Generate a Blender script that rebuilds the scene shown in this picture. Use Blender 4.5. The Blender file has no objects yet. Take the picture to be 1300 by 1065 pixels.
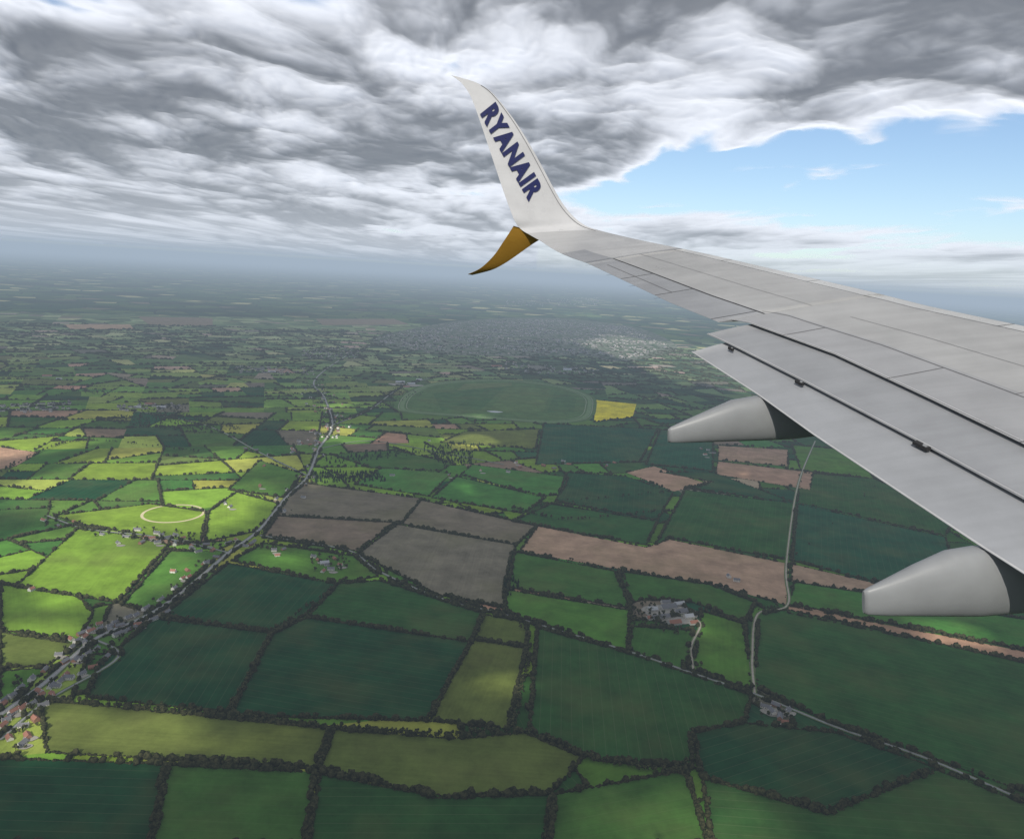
import bpy, math, random
import numpy as np
from mathutils import Vector, noise as mnoise
random.seed(7); rng=np.random.default_rng(7)
scene=bpy.context.scene
scene.view_settings.view_transform='Standard'; scene.view_settings.look='None'; scene.view_settings.exposure=0
H=740.0
# ---------------------------------------------------------------- camera
FP=975.0; CX=650.0; CY=532.5
p=math.radians(10.72); r=math.radians(3.2)
FW=np.array([0,math.cos(p),-math.sin(p)]); R0=np.array([1.0,0,0]); U0=np.cross(R0,FW)
RT=math.cos(r)*R0+math.sin(r)*U0; UP=-math.sin(r)*R0+math.cos(r)*U0
C0=np.array([0,0,H])
from mathutils import Matrix
cam=bpy.data.cameras.new('camera'); cam.sensor_width=36; cam.lens=27; cam.clip_start=0.1; cam.clip_end=400000
co=bpy.data.objects.new('camera',cam); scene.collection.objects.link(co); scene.camera=co
M=Matrix(((RT[0],UP[0],-FW[0],0),(RT[1],UP[1],-FW[1],0),(RT[2],UP[2],-FW[2],H),(0,0,0,1)))
co.matrix_world=M
def ray(u,v): return (u-CX)/FP*RT+(CY-v)/FP*UP+FW
def G(u,v,z=0.0):
    d=ray(u,v); t=(z-H)/d[2]; q=C0+d*t; return np.array([q[0],q[1]])
# ---------------------------------------------------------------- sun / sky
az=math.atan2(-0.22,-0.9); el=math.radians(38)
S=np.array([math.sin(az)*math.cos(el),math.cos(az)*math.cos(el),math.sin(el)])
sl=bpy.data.lights.new('sun','SUN'); sl.energy=5.0; sl.angle=math.radians(0.5); sl.color=(1,0.95,0.84)
so=bpy.data.objects.new('sun',sl); scene.collection.objects.link(so)
so.rotation_euler=Vector(S).to_track_quat('Z','Y').to_euler()
w=bpy.data.worlds.new('World'); scene.world=w; w.use_nodes=True
nt=w.node_tree; nt.nodes.clear()
o=nt.nodes.new('ShaderNodeOutputWorld'); b=nt.nodes.new('ShaderNodeBackground'); sk=nt.nodes.new('ShaderNodeTexSky')
sk.sky_type='NISHITA'; sk.sun_disc=False; sk.sun_elevation=el; sk.sun_rotation=az; sk.altitude=700
sk.air_density=1.0; sk.dust_density=0.4; sk.ozone_density=2.5
b.inputs[1].default_value=0.125
nt.links.new(sk.outputs[0],b.inputs[0]); nt.links.new(b.outputs[0],o.inputs[0])
# ---------------------------------------------------------------- helpers
class NB:
    def __init__(s,name):
        s.m=bpy.data.materials.new(name); s.m.use_nodes=True; s.t=s.m.node_tree; s.t.nodes.clear()
        s.out=s.t.nodes.new('ShaderNodeOutputMaterial')
    def n(s,ty,**kw):
        x=s.t.nodes.new(ty)
        for k,v in kw.items(): setattr(x,k,v)
        return x
    def l(s,a,b): s.t.links.new(a,b)
    def setin(s,inp,v):
        if isinstance(v,(int,float)): inp.default_value=v
        elif isinstance(v,(tuple,list)): inp.default_value=tuple(v)
        else: s.l(v,inp)
    def math(s,op,a,b_=0.0,c=0.0,clamp=False):
        x=s.n('ShaderNodeMath',operation=op); x.use_clamp=clamp
        s.setin(x.inputs[0],a); s.setin(x.inputs[1],b_)
        if len(x.inputs)>2: s.setin(x.inputs[2],c)
        return x.outputs[0]
    def ss(s,v,a,b_,lo=0.0,hi=1.0):
        x=s.n('ShaderNodeMapRange',interpolation_type='SMOOTHSTEP'); s.setin(x.inputs[0],v)
        x.inputs[1].default_value=a; x.inputs[2].default_value=b_; x.inputs[3].default_value=lo; x.inputs[4].default_value=hi
        return x.outputs[0]
    def mix(s,f,a,b_,blend='MIX'):
        x=s.n('ShaderNodeMix',data_type='RGBA',blend_type=blend)
        s.setin(x.inputs[0],f)
        for i,v in ((6,a),(7,b_)):
            if isinstance(v,(tuple,list)) and len(v)==3: v=tuple(v)+(1,)
            s.setin(x.inputs[i],v)
        return x.outputs[2]
    def noise(s,vec,scale,detail=4,rough=0.5,dist=0.0):
        x=s.n('ShaderNodeTexNoise'); x.inputs['Scale'].default_value=scale; x.inputs['Detail'].default_value=detail
        x.inputs['Roughness'].default_value=rough; x.inputs['Distortion'].default_value=dist
        if vec is not None: s.l(vec,x.inputs['Vector'])
        return x.outputs['Fac']
    def pos(s): return s.n('ShaderNodeNewGeometry').outputs['Position']
    def bsdf(s,col,rough=0.9,metal=0.0,normal=None,spec=0.2):
        x=s.n('ShaderNodeBsdfPrincipled'); 
        if isinstance(col,(tuple,list)) and len(col)==3: col=tuple(col)+(1,)
        s.setin(x.inputs['Base Color'],col); s.setin(x.inputs['Roughness'],rough); s.setin(x.inputs['Metallic'],metal)
        x.inputs['Specular IOR Level'].default_value=spec
        if normal is not None: s.l(normal,x.inputs['Normal'])
        s.l(x.outputs[0],s.out.inputs[0]); return x
    def diff(s,col):
        x=s.n('ShaderNodeBsdfDiffuse'); s.setin(x.inputs[0],col if not isinstance(col,tuple) else tuple(col)+(1,)); s.l(x.outputs[0],s.out.inputs[0])
def simple(name,col,rough=0.8,var=0.25,scale=0.5,metal=0,spec=0.3):
    m=NB(name); n=m.noise(m.pos(),scale,2,0.6)
    c1=tuple(c*(1-var) for c in col); c2=tuple(min(1,c*(1+var)) for c in col)
    m.bsdf(m.mix(n,c1,c2),rough,metal,spec=spec); return m.m
def mk(name,V,F,mats=(),smooth=False,mi=None,parent=None):
    me=bpy.data.meshes.new(name); me.from_pydata([tuple(map(float,v)) for v in V],[],[tuple(map(int,f)) for f in F])
    for m in mats: me.materials.append(m)
    if mi is not None: me.polygons.foreach_set('material_index',list(mi))
    if smooth: me.polygons.foreach_set('use_smooth',[True]*len(me.polygons))
    me.update(); ob=bpy.data.objects.new(name,me); scene.collection.objects.link(ob)
    if parent: ob.parent=parent
    return ob
def mk_np(name,V,F,mats,mi=None,smooth=False):
    k=F.shape[1]
    me=bpy.data.meshes.new(name); me.vertices.add(len(V)); me.vertices.foreach_set('co',V.astype(np.float32).ravel())
    me.loops.add(F.size); me.loops.foreach_set('vertex_index',F.astype(np.int32).ravel())
    me.polygons.add(len(F)); me.polygons.foreach_set('loop_start',np.arange(0,F.size,k,dtype=np.int32))
    me.polygons.foreach_set('loop_total',np.full(len(F),k,dtype=np.int32))
    for m in mats: me.materials.append(m)
    if mi is not None: me.polygons.foreach_set('material_index',mi.astype(np.int32))
    if smooth: me.polygons.foreach_set('use_smooth',np.ones(len(F),bool))
    me.update(calc_edges=True); me.validate()
    ob=bpy.data.objects.new(name,me); scene.collection.objects.link(ob); return ob
def catmull(P,n=8,closed=False):
    P=[np.array(q,float) for q in P]; out=[]
    N=len(P); rngi=range(N if closed else N-1)
    for i in rngi:
        if closed: a,b_,c,d=P[i-1],P[i],P[(i+1)%N],P[(i+2)%N]
        else: a,b_,c,d=P[max(i-1,0)],P[i],P[i+1],P[min(i+2,N-1)]
        for k in range(n):
            t=k/n; out.append(0.5*((2*b_)+(c-a)*t+(2*a-5*b_+4*c-d)*t*t+(3*b_-a-3*c+d)*t**3))
    if not closed: out.append(P[-1])
    return out
# numpy gradient noise
_perm=rng.permutation(512); _gang=rng.uniform(0,2*np.pi,512)
def pn(x,y):
    xi=np.floor(x).astype(np.int64); yi=np.floor(y).astype(np.int64); xf=x-xi; yf=y-yi
    def g(ix,iy,dx,dy):
        h=_perm[(_perm[ix&511]+iy)&511]; a=_gang[h]; return np.cos(a)*dx+np.sin(a)*dy
    u=xf**3*(xf*(xf*6-15)+10); v=yf**3*(yf*(yf*6-15)+10)
    return ((g(xi,yi,xf,yf)*(1-u)+g(xi+1,yi,xf-1,yf)*u)*(1-v)+(g(xi,yi+1,xf,yf-1)*(1-u)+g(xi+1,yi+1,xf-1,yf-1)*u)*v)*1.4
def fbm(x,y,o,rough=.5,bil=False):
    s=0;a=1;t=0
    for k in range(o):
        n_=pn(x+17.3*k,y-9.1*k); s=s+a*((np.abs(n_)*2-.6) if bil else n_); t+=a; a*=rough
        x,y=(x*.8-y*.6)*2.03,(x*.6+y*.8)*2.03
    return s/t
def sg(x): return 1/(1+np.exp(-np.clip(x,-40,40)))
def sst(x,a,b_): t=np.clip((x-a)/(b_-a),0,1); return t*t*(3-2*t)
# ---------------------------------------------------------------- ground sheet
m=NB('farmland_far'); ps=m.pos()
vo=m.n('ShaderNodeTexVoronoi',feature='F1',voronoi_dimensions='2D'); vo.inputs['Scale'].default_value=1/330; m.l(ps,vo.inputs['Vector'])
ve=m.n('ShaderNodeTexVoronoi',feature='DISTANCE_TO_EDGE',voronoi_dimensions='2D'); ve.inputs['Scale'].default_value=1/330; m.l(ps,ve.inputs['Vector'])
sep=m.n('ShaderNodeSeparateColor'); m.l(vo.outputs['Color'],sep.inputs[0])
cr=m.n('ShaderNodeValToRGB'); cr.color_ramp.interpolation='CONSTANT'
els=[(0,(.03,.075,.04)),(.22,(.06,.12,.045)),(.42,(.045,.09,.04)),(.6,(.09,.14,.05)),(.76,(.05,.10,.045)),(.86,(.18,.15,.10)),(.90,(.15,.18,.08)),(.955,(.45,.42,.20))]
while len(cr.color_ramp.elements)<len(els): cr.color_ramp.elements.new(0.5)
for e,(q,c) in zip(cr.color_ramp.elements,els): e.position=q; e.color=c+(1,)
m.l(sep.outputs[0],cr.inputs[0])
edge=m.ss(ve.outputs['Distance'],0.018,0.06)
n1=m.noise(ps,0.0006,3,0.6); wood=m.ss(n1,0.50,0.60,0,0.85)
col=m.mix(edge,(.018,.030,.020),cr.outputs[0]); col=m.mix(wood,col,(.022,.04,.026)); m.diff(col)
gx=180000
mk('ground',[(-gx,-20000,0),(gx,-20000,0),(gx,gx,0),(-gx,gx,0)],[(0,1,2,3)],[m.m])
# ---------------------------------------------------------------- field material
m=NB('crop_field'); ps=m.pos()
at=m.n('ShaderNodeAttribute',attribute_name='fcol'); uvn=m.n('ShaderNodeUVMap',uv_map='UVMap')
sx=m.n('ShaderNodeSeparateXYZ'); m.l(uvn.outputs[0],sx.inputs[0])
na=m.noise(ps,0.013,7,0.72)
mp=m.n('ShaderNodeMapping'); mp.inputs['Scale'].default_value=(0.2,0.005,1); m.l(uvn.outputs[0],mp.inputs[0]); nc=m.noise(mp.outputs[0],1.0,2,0.6)
f=m.math('ADD',m.math('MULTIPLY',na,1.7),m.math('MULTIPLY',nc,0.36)); f=m.math('SUBTRACT',f,0.03)
fr=m.math('FRACT',m.math('DIVIDE',sx.outputs[0],18.0)); tr=m.math('ABSOLUTE',m.math('SUBTRACT',fr,0.5)); tram=m.ss(tr,0.0,0.045,1,0)
tram=m.math('MULTIPLY',tram,m.math('MULTIPLY',at.outputs['Alpha'],0.22))
vm=m.n('ShaderNodeVectorMath',operation='SCALE'); m.l(at.outputs['Color'],vm.inputs[0]); m.l(f,vm.inputs['Scale'])
big_=m.noise(ps,0.0045,3,0.65)
pale=m.mix(m.ss(big_,0.42,0.72,0,0.6),vm.outputs[0],m.mix(0.5,vm.outputs[0],(.14,.14,.05)))
col=m.mix(tram,pale,(.20,.20,.12))
m.diff(col); MFIELD=m.m
PAL={'w':((.013,.066,.024),1),'w2':((.028,.092,.023),1),'t':((.013,.076,.034),1),'g':((.080,.185,.028),0),'g2':((.175,.29,.032),0),'g3':((.05,.13,.026),.6),
     'o':((.125,.155,.036),0),'b':((.19,.155,.11),.3),'n':((.40,.255,.17),.5),'y':((.80,.64,.03),0),'l':((.31,.36,.065),0),'s':((.055,.175,.033),1)}
def pip(poly,P):
    x,y=P[:,0],P[:,1]; ins=np.zeros(len(P),bool); n=len(poly)
    for i in range(n):
        x1,y1=poly[i]; x2,y2=poly[(i+1)%n]
        if y1==y2: continue
        c=((y1>y)!=(y2>y))&(x<(x2-x1)*(y-y1)/(y2-y1)+x1); ins^=c
    return ins
hedges=[]
def build_fields(name,polys,z,dz=0.0):
    V=[];F=[];cols=[];uvs=[]
    for pi_,(poly,c) in enumerate(polys):
        i0=len(V); poly=[np.array(q) for q in poly]
        V+= [(q[0],q[1],z+dz*pi_) for q in poly]; F.append(list(range(i0,i0+len(poly))))
        L=[np.linalg.norm(poly[(i+1)%len(poly)]-poly[i]) for i in range(len(poly))]; k=int(np.argmax(L))
        d=(poly[(k+1)%len(poly)]-poly[k])/max(L[k],1e-6); nrm=np.array([-d[1],d[0]])
        for q in poly: cols.append(c); uvs.append((float(q@nrm),float(q@d)))
    ob=mk(name,V,F,[MFIELD]); me=ob.data
    ca=me.color_attributes.new('fcol','FLOAT_COLOR','CORNER'); ul=me.uv_layers.new(name='UVMap')
    ca.data.foreach_set('color',np.array(cols,np.float32).ravel()); ul.data.foreach_set('uv',np.array(uvs,np.float32).ravel())
    return ob
def pcol(k,j=0.15):
    c,a=PAL[k]; f_=1+random.uniform(-j,j); return (c[0]*f_*(1+random.uniform(-j,j)),c[1]*f_,c[2]*f_,a)
HP=[
([(195,785),(345,803),(290,905),(110,885),(125,845)],'w'),([(290,715),(428,742),(385,783),(345,803),(205,783)],'w'),
([(430,741),(482,737),(612,778),(598,815),(390,784)],'w2'),([(390,784),(598,815),(540,915),(292,908),(345,805)],'w'),
([(600,812),(668,822),(645,925),(545,915)],'o'),([(615,780),(670,790),(668,822),(600,812)],'o'),
([(682,797),(880,852),(955,880),(945,915),(875,930),(880,975),(760,965),(672,928)],'w2'),
([(375,612),(535,633),(510,664),(352,655)],'b'),([(352,655),(510,664),(495,668),(455,700),(333,683)],'b'),
([(535,635),(682,668),(655,692),(510,665)],'b'),([(505,666),(655,692),(640,772),(555,755),(455,703)],'b'),
([(683,668),(820,695),(850,685),(1002,716),(998,768),(905,742),(780,722),(660,700)],'n'),
([(1005,716),(1100,738),(1210,765),(1100,752),(1005,738)],'n'),([(1000,769),(1420,850),(1420,866),(1000,778)],'n'),
([(1008,739),(1100,753),(1420,806),(1420,848),(1003,767)],'s'),
([(650,700),(780,725),(800,772),(640,745)],'g3'),([(640,748),(800,775),(795,824),(700,799),(640,777)],'g'),
([(785,725),(900,742),(960,765),(945,790),(880,765),(820,760),(800,766)],'g3'),
([(963,780),(1000,774),(1420,868),(1420,1060),(1300,1005),(1200,968),(1060,920),(958,872)],'w2'),
([(890,775),(945,792),(955,876),(880,850)],'g'),([(803,795),(880,800),(872,850),(798,826)],'g3'),
([(1012,640),(1200,682),(1205,702),(1230,755),(1100,736),(1005,712)],'t'),
([(1017,600),(1110,608),(1215,655),(1200,680),(1012,638)],'w2'),([(1005,565),(1080,572),(1110,608),(1017,598)],'g'),
([(870,622),(1010,640),(1005,712),(850,683),(832,692)],'w2'),
([(700,640),(835,662),(820,692),(650,662)],'w2'),([(690,538),(835,545),(812,587),(680,590)],'t'),
([(912,566),(1000,571),(1000,592),(912,584)],'n'),([(912,586),(1032,600),(1028,622),(908,602)],'n'),
([(795,600),(830,592),(900,615),(855,624)],'n'),([(757,508),(808,513),(803,530),(754,536)],'y'),
([(585,603),(600,590),(722,606),(712,628),(690,630)],'s'),([(548,632),(580,605),(692,632),(665,652)],'s'),
([(450,615),(485,594),(572,601),(545,630)],'s'),([(840,600),(905,600),(1008,638),(870,620),(905,612)],'w'),
([(420,577),(500,572),(575,588),(560,598),(470,594)],'g3'),([(720,600),(795,605),(855,626),(835,660),(705,637)],'w'),
([(838,546),(905,550),(905,598),(820,590)],'t'),([(590,548),(685,545),(680,570),(560,562)],'o'),
([(50,888),(250,908),(420,925),(400,975),(60,955)],'o'),([(424,926),(580,938),(665,930),(740,962),(700,1005),(560,1010),(404,976)],'o'),
([(880,930),(945,918),(1060,930),(1190,975),(1050,1030),(890,985)],'w'),
([(-40,962),(210,970),(190,1075),(-60,1075)],'w'),([(214,971),(400,980),(385,1075),(194,1075)],'g3'),([(406,982),(560,1013),(700,1008),(690,1078),(390,1078)],'w2'),([(704,1008),(870,978),(900,1075),(696,1078)],'g3'),([(892,988),(1050,1033),(1190,978),(1420,1065),(1420,1120),(905,1080)],'w2'),
([(102,668),(215,692),(150,765),(20,745)],'g2'),([(70,655),(190,640),(262,650),(255,690),(110,668)],'g2'),
([(0,742),(100,758),(118,778),(100,815),(0,800)],'g2'),([(0,803),(100,818),(60,845),(0,848)],'o'),
([(0,852),(60,848),(30,880),(0,888)],'g'),([(155,768),(215,700),(285,700),(195,778)],'g'),
([(335,690),(450,706),(480,732),(425,740),(295,712)],'g'),
([(330,585),(385,602),(360,632),(290,622)],'g'),([(265,650),(300,625),(355,640),(325,675),(260,688)],'g2'),
([(-20,565),(50,575),(20,592),(-20,600)],'n'),([(80,412),(165,412),(170,418),(90,418)],'n'),([(175,402),(270,404),(270,414),(190,413)],'b'),([(400,405),(500,405),(520,412),(410,413)],'b'),
]
handpoly=[]; hp=[]
for px,k in HP:
    g=[G(*q) for q in px]
    hp.append((g,pcol(k,0.08))); handpoly.append(g)
    for i in range(len(g)): hedges.append((g[i],g[(i+1)%len(g)],1.0 if k!='n' else .5))
build_fields('field_patchwork',hp,0.5,0.01)
# racecourse
oval_px=[(500,518),(512,500),(545,487),(600,482),(660,483),(715,490),(752,503),(757,518),(748,533),(705,538),(640,534),(560,528),(515,524)]
oval=catmull([G(*q) for q in oval_px],6,True)
handpoly.append(oval)
oc=sum(oval)/len(oval)
build_fields('racecourse_turf',[([q for q in oval],(.085,.16,.05,0.1)),([G(*q) for q in [(550,500),(600,492),(640,492),(610,521),(560,520)]],(.06,.135,.042,0.1)),([G(*q) for q in [(645,492),(700,494),(690,523),(620,522)]],(.105,.175,.055,0.2)),([G(*q) for q in [(704,497),(732,506),(728,524),(695,524)]],(.065,.14,.045,0.2)),([G(*q) for q in [(590,487),(650,486),(650,490),(580,496)]],(.13,.18,.065,0.1))],1.15,0.02)
def ring(name,pts,w_,z,mat):
    V=[];F=[];N=len(pts)
    for i in range(N):
        a=pts[i-1]; c=pts[(i+1)%N]; d=(c-a); d/=max(np.linalg.norm(d),1e-6); n_=np.array([-d[1],d[0]])
        V.append((*(pts[i]+n_*w_/2),z)); V.append((*(pts[i]-n_*w_/2),z))
    for i in range(N):
        j=(i+1)%N; F.append((2*i,2*i+1,2*j+1,2*j))
    return mk(name,V,F,[mat])
mt=simple('mown_track',(.125,.205,.07),0.95,0.2,0.02); ms=simple('sand_track',(.55,.48,.30),0.95,0.15,0.05); mr=simple('pale_rail_strip',(.21,.26,.14),0.9,0.25,0.03); mwt=simple('pond_water',(.14,.17,.19),.1,.1,.1)
sc=lambda k:[oc+(q-oc)*k for q in oval]
ring('race_track',sc(0.93),24,1.3,mt); ring('running_rail',sc(0.96),5,1.4,mr); ring('running_rail',sc(0.89),5,1.4,mr)
pc=G(628,523); mk('pond',[(pc[0]+40*math.cos(t)*(1+.2*math.sin(3*t)),pc[1]+25*math.sin(t),1.35) for t in np.linspace(0,6.283,24,endpoint=False)],[tuple(range(24))],[mwt])
gc=G(220,652); gr=np.linalg.norm(G(258,652)-gc)
circ=[gc+np.array([math.cos(t)*gr,math.sin(t)*gr*1.0]) for t in np.linspace(0,2*math.pi,64,endpoint=False)]
ring('gallop_ring',circ,8,1.2,ms)
# BSP countryside
fields=[]
def area(P):
    x=np.array([q[0] for q in P]); y=np.array([q[1] for q in P]); return 0.5*abs(np.dot(x,np.roll(y,-1))-np.dot(y,np.roll(x,-1)))
def infr(c): return c[1]>500 and abs(c[0])<c[1]*0.82+350
def split(P,tgt,depth):
    A=area(P); c=sum(P)/len(P)
    if A>3e5: tg=6e4
    else: tg=tgt
    if A<tg or depth>24:
        if not infr(c): return
        q=random.random(); lit=c[0]<0  # left half gets sunlit greens, light put into the field colours
        if lit: k=('g2' if q<.34 else 'g' if q<.58 else 'l' if q<.68 else 'g3' if q<.81 else 'w' if q<.87 else 'o' if q<.93 else 'b' if q<.97 else 'n')
        else: k=('g' if q<.2 else 'g2' if q<.27 else 'w2' if q<.46 else 'w' if q<.60 else 't' if q<.70 else 's' if q<.77 else 'g3' if q<.86 else 'b' if q<.93 else 'n' if q<.97 else 'l' if q<.985 else 'y')
        if k=='y' and c[1]<4200: k='g3'
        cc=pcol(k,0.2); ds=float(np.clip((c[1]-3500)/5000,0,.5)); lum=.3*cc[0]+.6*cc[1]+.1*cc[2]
        cc=tuple(x*(1-ds)+lum*ds*.9 for x in cc[:3])+(cc[3],)  # far fields greyed with distance, haze put into their colour
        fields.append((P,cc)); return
    if A>4e5 and not any(infr(q) for q in P) and not infr(c) : 
        if A<4e6: return
    n=len(P); L=[np.linalg.norm(P[(i+1)%n]-P[i]) for i in range(n)]; k=int(np.argmax(L))
    m0=P[k]+(P[(k+1)%n]-P[k])*random.uniform(.34,.66); d=(P[(k+1)%n]-P[k])/L[k]
    an=math.pi/2+random.gauss(0,0.2); d2=np.array([d[0]*math.cos(an)-d[1]*math.sin(an),d[0]*math.sin(an)+d[1]*math.cos(an)])
    nn=np.array([-d2[1],d2[0]]); s_=[float((q-m0)@nn) for q in P]
    A1=[];A2=[];cut=[]
    for i in range(n):
        a,b_=P[i],P[(i+1)%n]; sa,sb=s_[i],s_[(i+1)%n]
        (A1 if sa>=0 else A2).append(a)
        if sa*sb<0:
            x=a+(b_-a)*(sa/(sa-sb)); A1.append(x);A2.append(x);cut.append(x)
    if len(cut)!=2 or len(A1)<3 or len(A2)<3: fields.append((P,pcol('g'))); return
    if A<1.5e6: hedges.append((cut[0],cut[1],0.0))
    split(A1,random.uniform(1.6e4,6.5e4),depth+1); split(A2,random.uniform(1.6e4,6.5e4),depth+1)
an=0.35; rot=lambda x,y: np.array([x*math.cos(an)-y*math.sin(an),x*math.sin(an)+y*math.cos(an)])
FARY=9000
B=[rot(-9500,-1500),rot(12000,-1500),rot(12000,11500),rot(-9500,11500)]
split(B,5e4,0)
fields=[(P_,c) for P_,c in fields if np.linalg.norm(sum(P_)/len(P_))<FARY+1500]
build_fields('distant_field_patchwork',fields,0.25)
# ---------------------------------------------------------------- roads
MROAD=simple('asphalt',(.26,.26,.255),0.9,0.15,0.2); MLINE=simple('road_paint',(.75,.75,.72),0.7,0.1,1); MVERGE=simple('verge_grass',(.10,.15,.05),1,0.3,0.1); MTRACK=simple('farm_track_gravel',(.38,.34,.27),1,0.2,0.1)
roads_px=[('road',[(-60,950),(0,908),(60,865),(120,812),(190,780),(240,745),(290,702),(330,672),(365,630),(390,606),(405,570),(422,540),(412,505),(400,482),(440,452),(470,440)],9,'a'),
('road',[(330,680),(380,688),(445,700),(480,725),(560,760),(640,780),(700,798),(800,828),(900,862),(960,882),(1060,923),(1140,950),(1200,973),(1330,1030)],5,'a'),
('road',[(120,812),(150,835),(60,890),(0,940)],4,'a'),
('farm_track',[(958,880),(955,835),(962,780),(1000,768),(998,720),(1008,640),(1018,600),(1035,560)],4,'t'),
('farm_track',[(880,850),(878,820),(888,790),(850,778)],4,'t'),
('road',[(405,570),(470,560),(560,575),(640,590)],4,'a'),
('road',[(160,520),(260,540),(330,575),(390,604)],4.5,'a'),
('road',[(290,702),(240,690),(185,680),(110,672),(60,655)],4.5,'a'),
('road',[(422,540),(470,520),(510,492),(560,478),(640,470),(760,478)],6,'a'),
('road',[(470,440),(560,425),(700,430),(860,440)],6,'a')]
roadpts=[]; roadside=[]
def ribbon(name,pts,w_,z,mat):
    V=[];F=[]
    for i in range(len(pts)):
        a=pts[max(i-1,0)]; c=pts[min(i+1,len(pts)-1)]; d=(c-a); d/=max(np.linalg.norm(d),1e-6); n_=np.array([-d[1],d[0]])
        V.append((*(pts[i]+n_*w_/2),z)); V.append((*(pts[i]-n_*w_/2),z))
    for i in range(len(pts)-1): F.append((2*i,2*i+1,2*i+3,2*i+2))
    return mk(name,V,F,[mat])
for ri,(nm,px,wd,kd) in enumerate(roads_px):
    g=catmull([G(*q) for q in px],8)
    zz=1.75+ri*0.015
    ribbon('road_verge',g,wd+5,zz-0.2,MVERGE); ribbon(nm,g,wd,zz,MROAD if kd=='a' else MTRACK)
    if kd=='a' and wd>5: ribbon('road_marking',g,0.25,zz+0.05,MLINE)
    for i in range(len(g)-1):
        a,b_=g[i],g[i+1]; L=np.linalg.norm(b_-a); k=max(1,int(L/5))
        for j in range(k): roadpts.append(a+(b_-a)*j/k)
        if L>1:
            d=(b_-a)/L; n_=np.array([-d[1],d[0]])
            if ri in (0,7) and a[1]<3600 and (i%3==0 or a[1]<1500): 
                for sgn in (1,-1):
                    if random.random()<.55: roadside.append((a+n_*sgn*random.uniform(17,28),math.atan2(d[1],d[0])))
            for sgn in (1,-1):
                if random.random()<.7: hedges.append((a+n_*sgn*(wd/2+4.5),b_+n_*sgn*(wd/2+4.5),2.0))
roadpts=np.array(roadpts)
hs=[(18,905),(30,922),(12,938),(28,945),(8,915),(45,915),(35,935),(50,880),(82,842),(96,838),(108,818),(118,848),(75,832),(90,812),(104,806),(115,800),(126,793),(135,835),(104,856),(88,862),(70,872),(200,690),(213,683),(222,692),(232,684),(243,694),(252,701),(262,692),(270,700),(205,680),(192,684),(220,727),(238,725),(232,735),(262,716),(290,690),(300,686),(312,694),(322,688),(348,700),(360,698),(352,706),(405,712),(415,718),(425,710),(420,724),(398,708),(410,726),(432,718),(980,905),(990,912),(1000,903),(972,898),(985,896),(996,918),(925,733),(935,738),(899,572),(906,576),(890,570),(895,578),(690,592),(703,595),(655,588),(660,594),(286,640),(292,644),(335,592),(325,572),(340,578),(312,570),(498,604),(570,604),(780,588),(722,590),(715,586),(40,750),(385,632),(330,618),(545,560),(645,600),(610,598),(770,592),(55,896),(66,885),(140,800),(152,795),(175,795),(180,690),(275,708),(150,690)]
hs_w=np.array([G(*q) for q in hs]+[q for q,_ in roadside])
TOWN=[G(*q) for q in [(470,432),(520,418),(600,406),(700,404),(800,414),(860,440),(800,458),(740,452),(640,452),(540,448)]]
# ---------------------------------------------------------------- vegetation
def ico(sub):
    import bmesh
    bm=bmesh.new(); bmesh.ops.create_icosphere(bm,subdivisions=sub,radius=1.0); 
    V=np.array([v.co[:] for v in bm.verts]); F=np.array([[v.index for v in f_.verts] for f_ in bm.faces]); bm.free(); return V,F
I1=ico(1); I2=ico(2)
def foliage(m_name,dark,light):
    m=NB(m_name); ps=m.pos(); a=m.noise(ps,0.18,2,0.7)
    c=m.mix(m.ss(a,0.35,0.65),dark,light); m.diff(c); return m.m
MH=foliage('hedge_foliage',(.018,.023,.011),(.062,.062,.030)); MT=foliage('tree_foliage',(.018,.026,.013),(.080,.080,.036)); MBARK=simple('bark',(.10,.075,.05),1,0.3,1)
MCON=foliage('conifer_foliage',(.008,.020,.012),(.020,.040,.022))
def scatter(tmpl,P,sx,sy,sz,ang,jit=0.28):
    T,F=tmpl; n=len(P); k=len(T)
    X=T[None]*np.stack([sx,sy,sz],1)[:,None,:]*(1+rng.uniform(-jit,jit,(n,k,1)))
    c,s_=np.cos(ang)[:,None],np.sin(ang)[:,None]
    x=X[...,0]*c-X[...,1]*s_; y=X[...,0]*s_+X[...,1]*c
    V=np.stack([x+P[:,0:1],y+P[:,1:2],X[...,2]+P[:,2:3]],-1).reshape(-1,3)
    FF=(F[None]+(np.arange(n)*k)[:,None,None]).reshape(-1,3); return V,FF
HPt=[];HA=[];HK=[]
for a,b_,k in hedges:
    L=np.linalg.norm(b_-a)
    if L<3: continue
    mid=(a+b_)/2; D=np.linalg.norm(mid)
    if D>4000 and abs((b_-a)@mid)/(L*D)>.985: continue
    sp=3.6 if D<2600 else 7 if D<4500 else 13
    if D>FARY: continue
    n=int(L/sp)+1; t=(np.arange(n)+rng.uniform(-.3,.3,n))/n
    P=a+(b_-a)*t[:,None]; keep=rng.random(n)>(0.04 if k!=.5 else .6)
    HPt.append(P[keep]); HA.append(np.full(keep.sum(),math.atan2(*(b_-a)[::-1]))); HK.append(np.full(keep.sum(),k))
P=np.concatenate(HPt);A=np.concatenate(HA);K=np.concatenate(HK)
ok=(P[:,1]>450)&(np.abs(P[:,0])<P[:,1]*0.78+250)
P,A,K=P[ok],A[ok],K[ok]
rem=pip(TOWN,P)&(rng.random(len(P))<.75); z0=(K==0)
for poly in handpoly:
    xs=[q[0] for q in poly]; ys=[q[1] for q in poly]
    cand=np.where(z0&(P[:,0]>min(xs))&(P[:,0]<max(xs))&(P[:,1]>min(ys))&(P[:,1]<max(ys)))[0]
    if len(cand): rem[cand]|=pip(poly,P[cand])
from mathutils import kdtree
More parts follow.
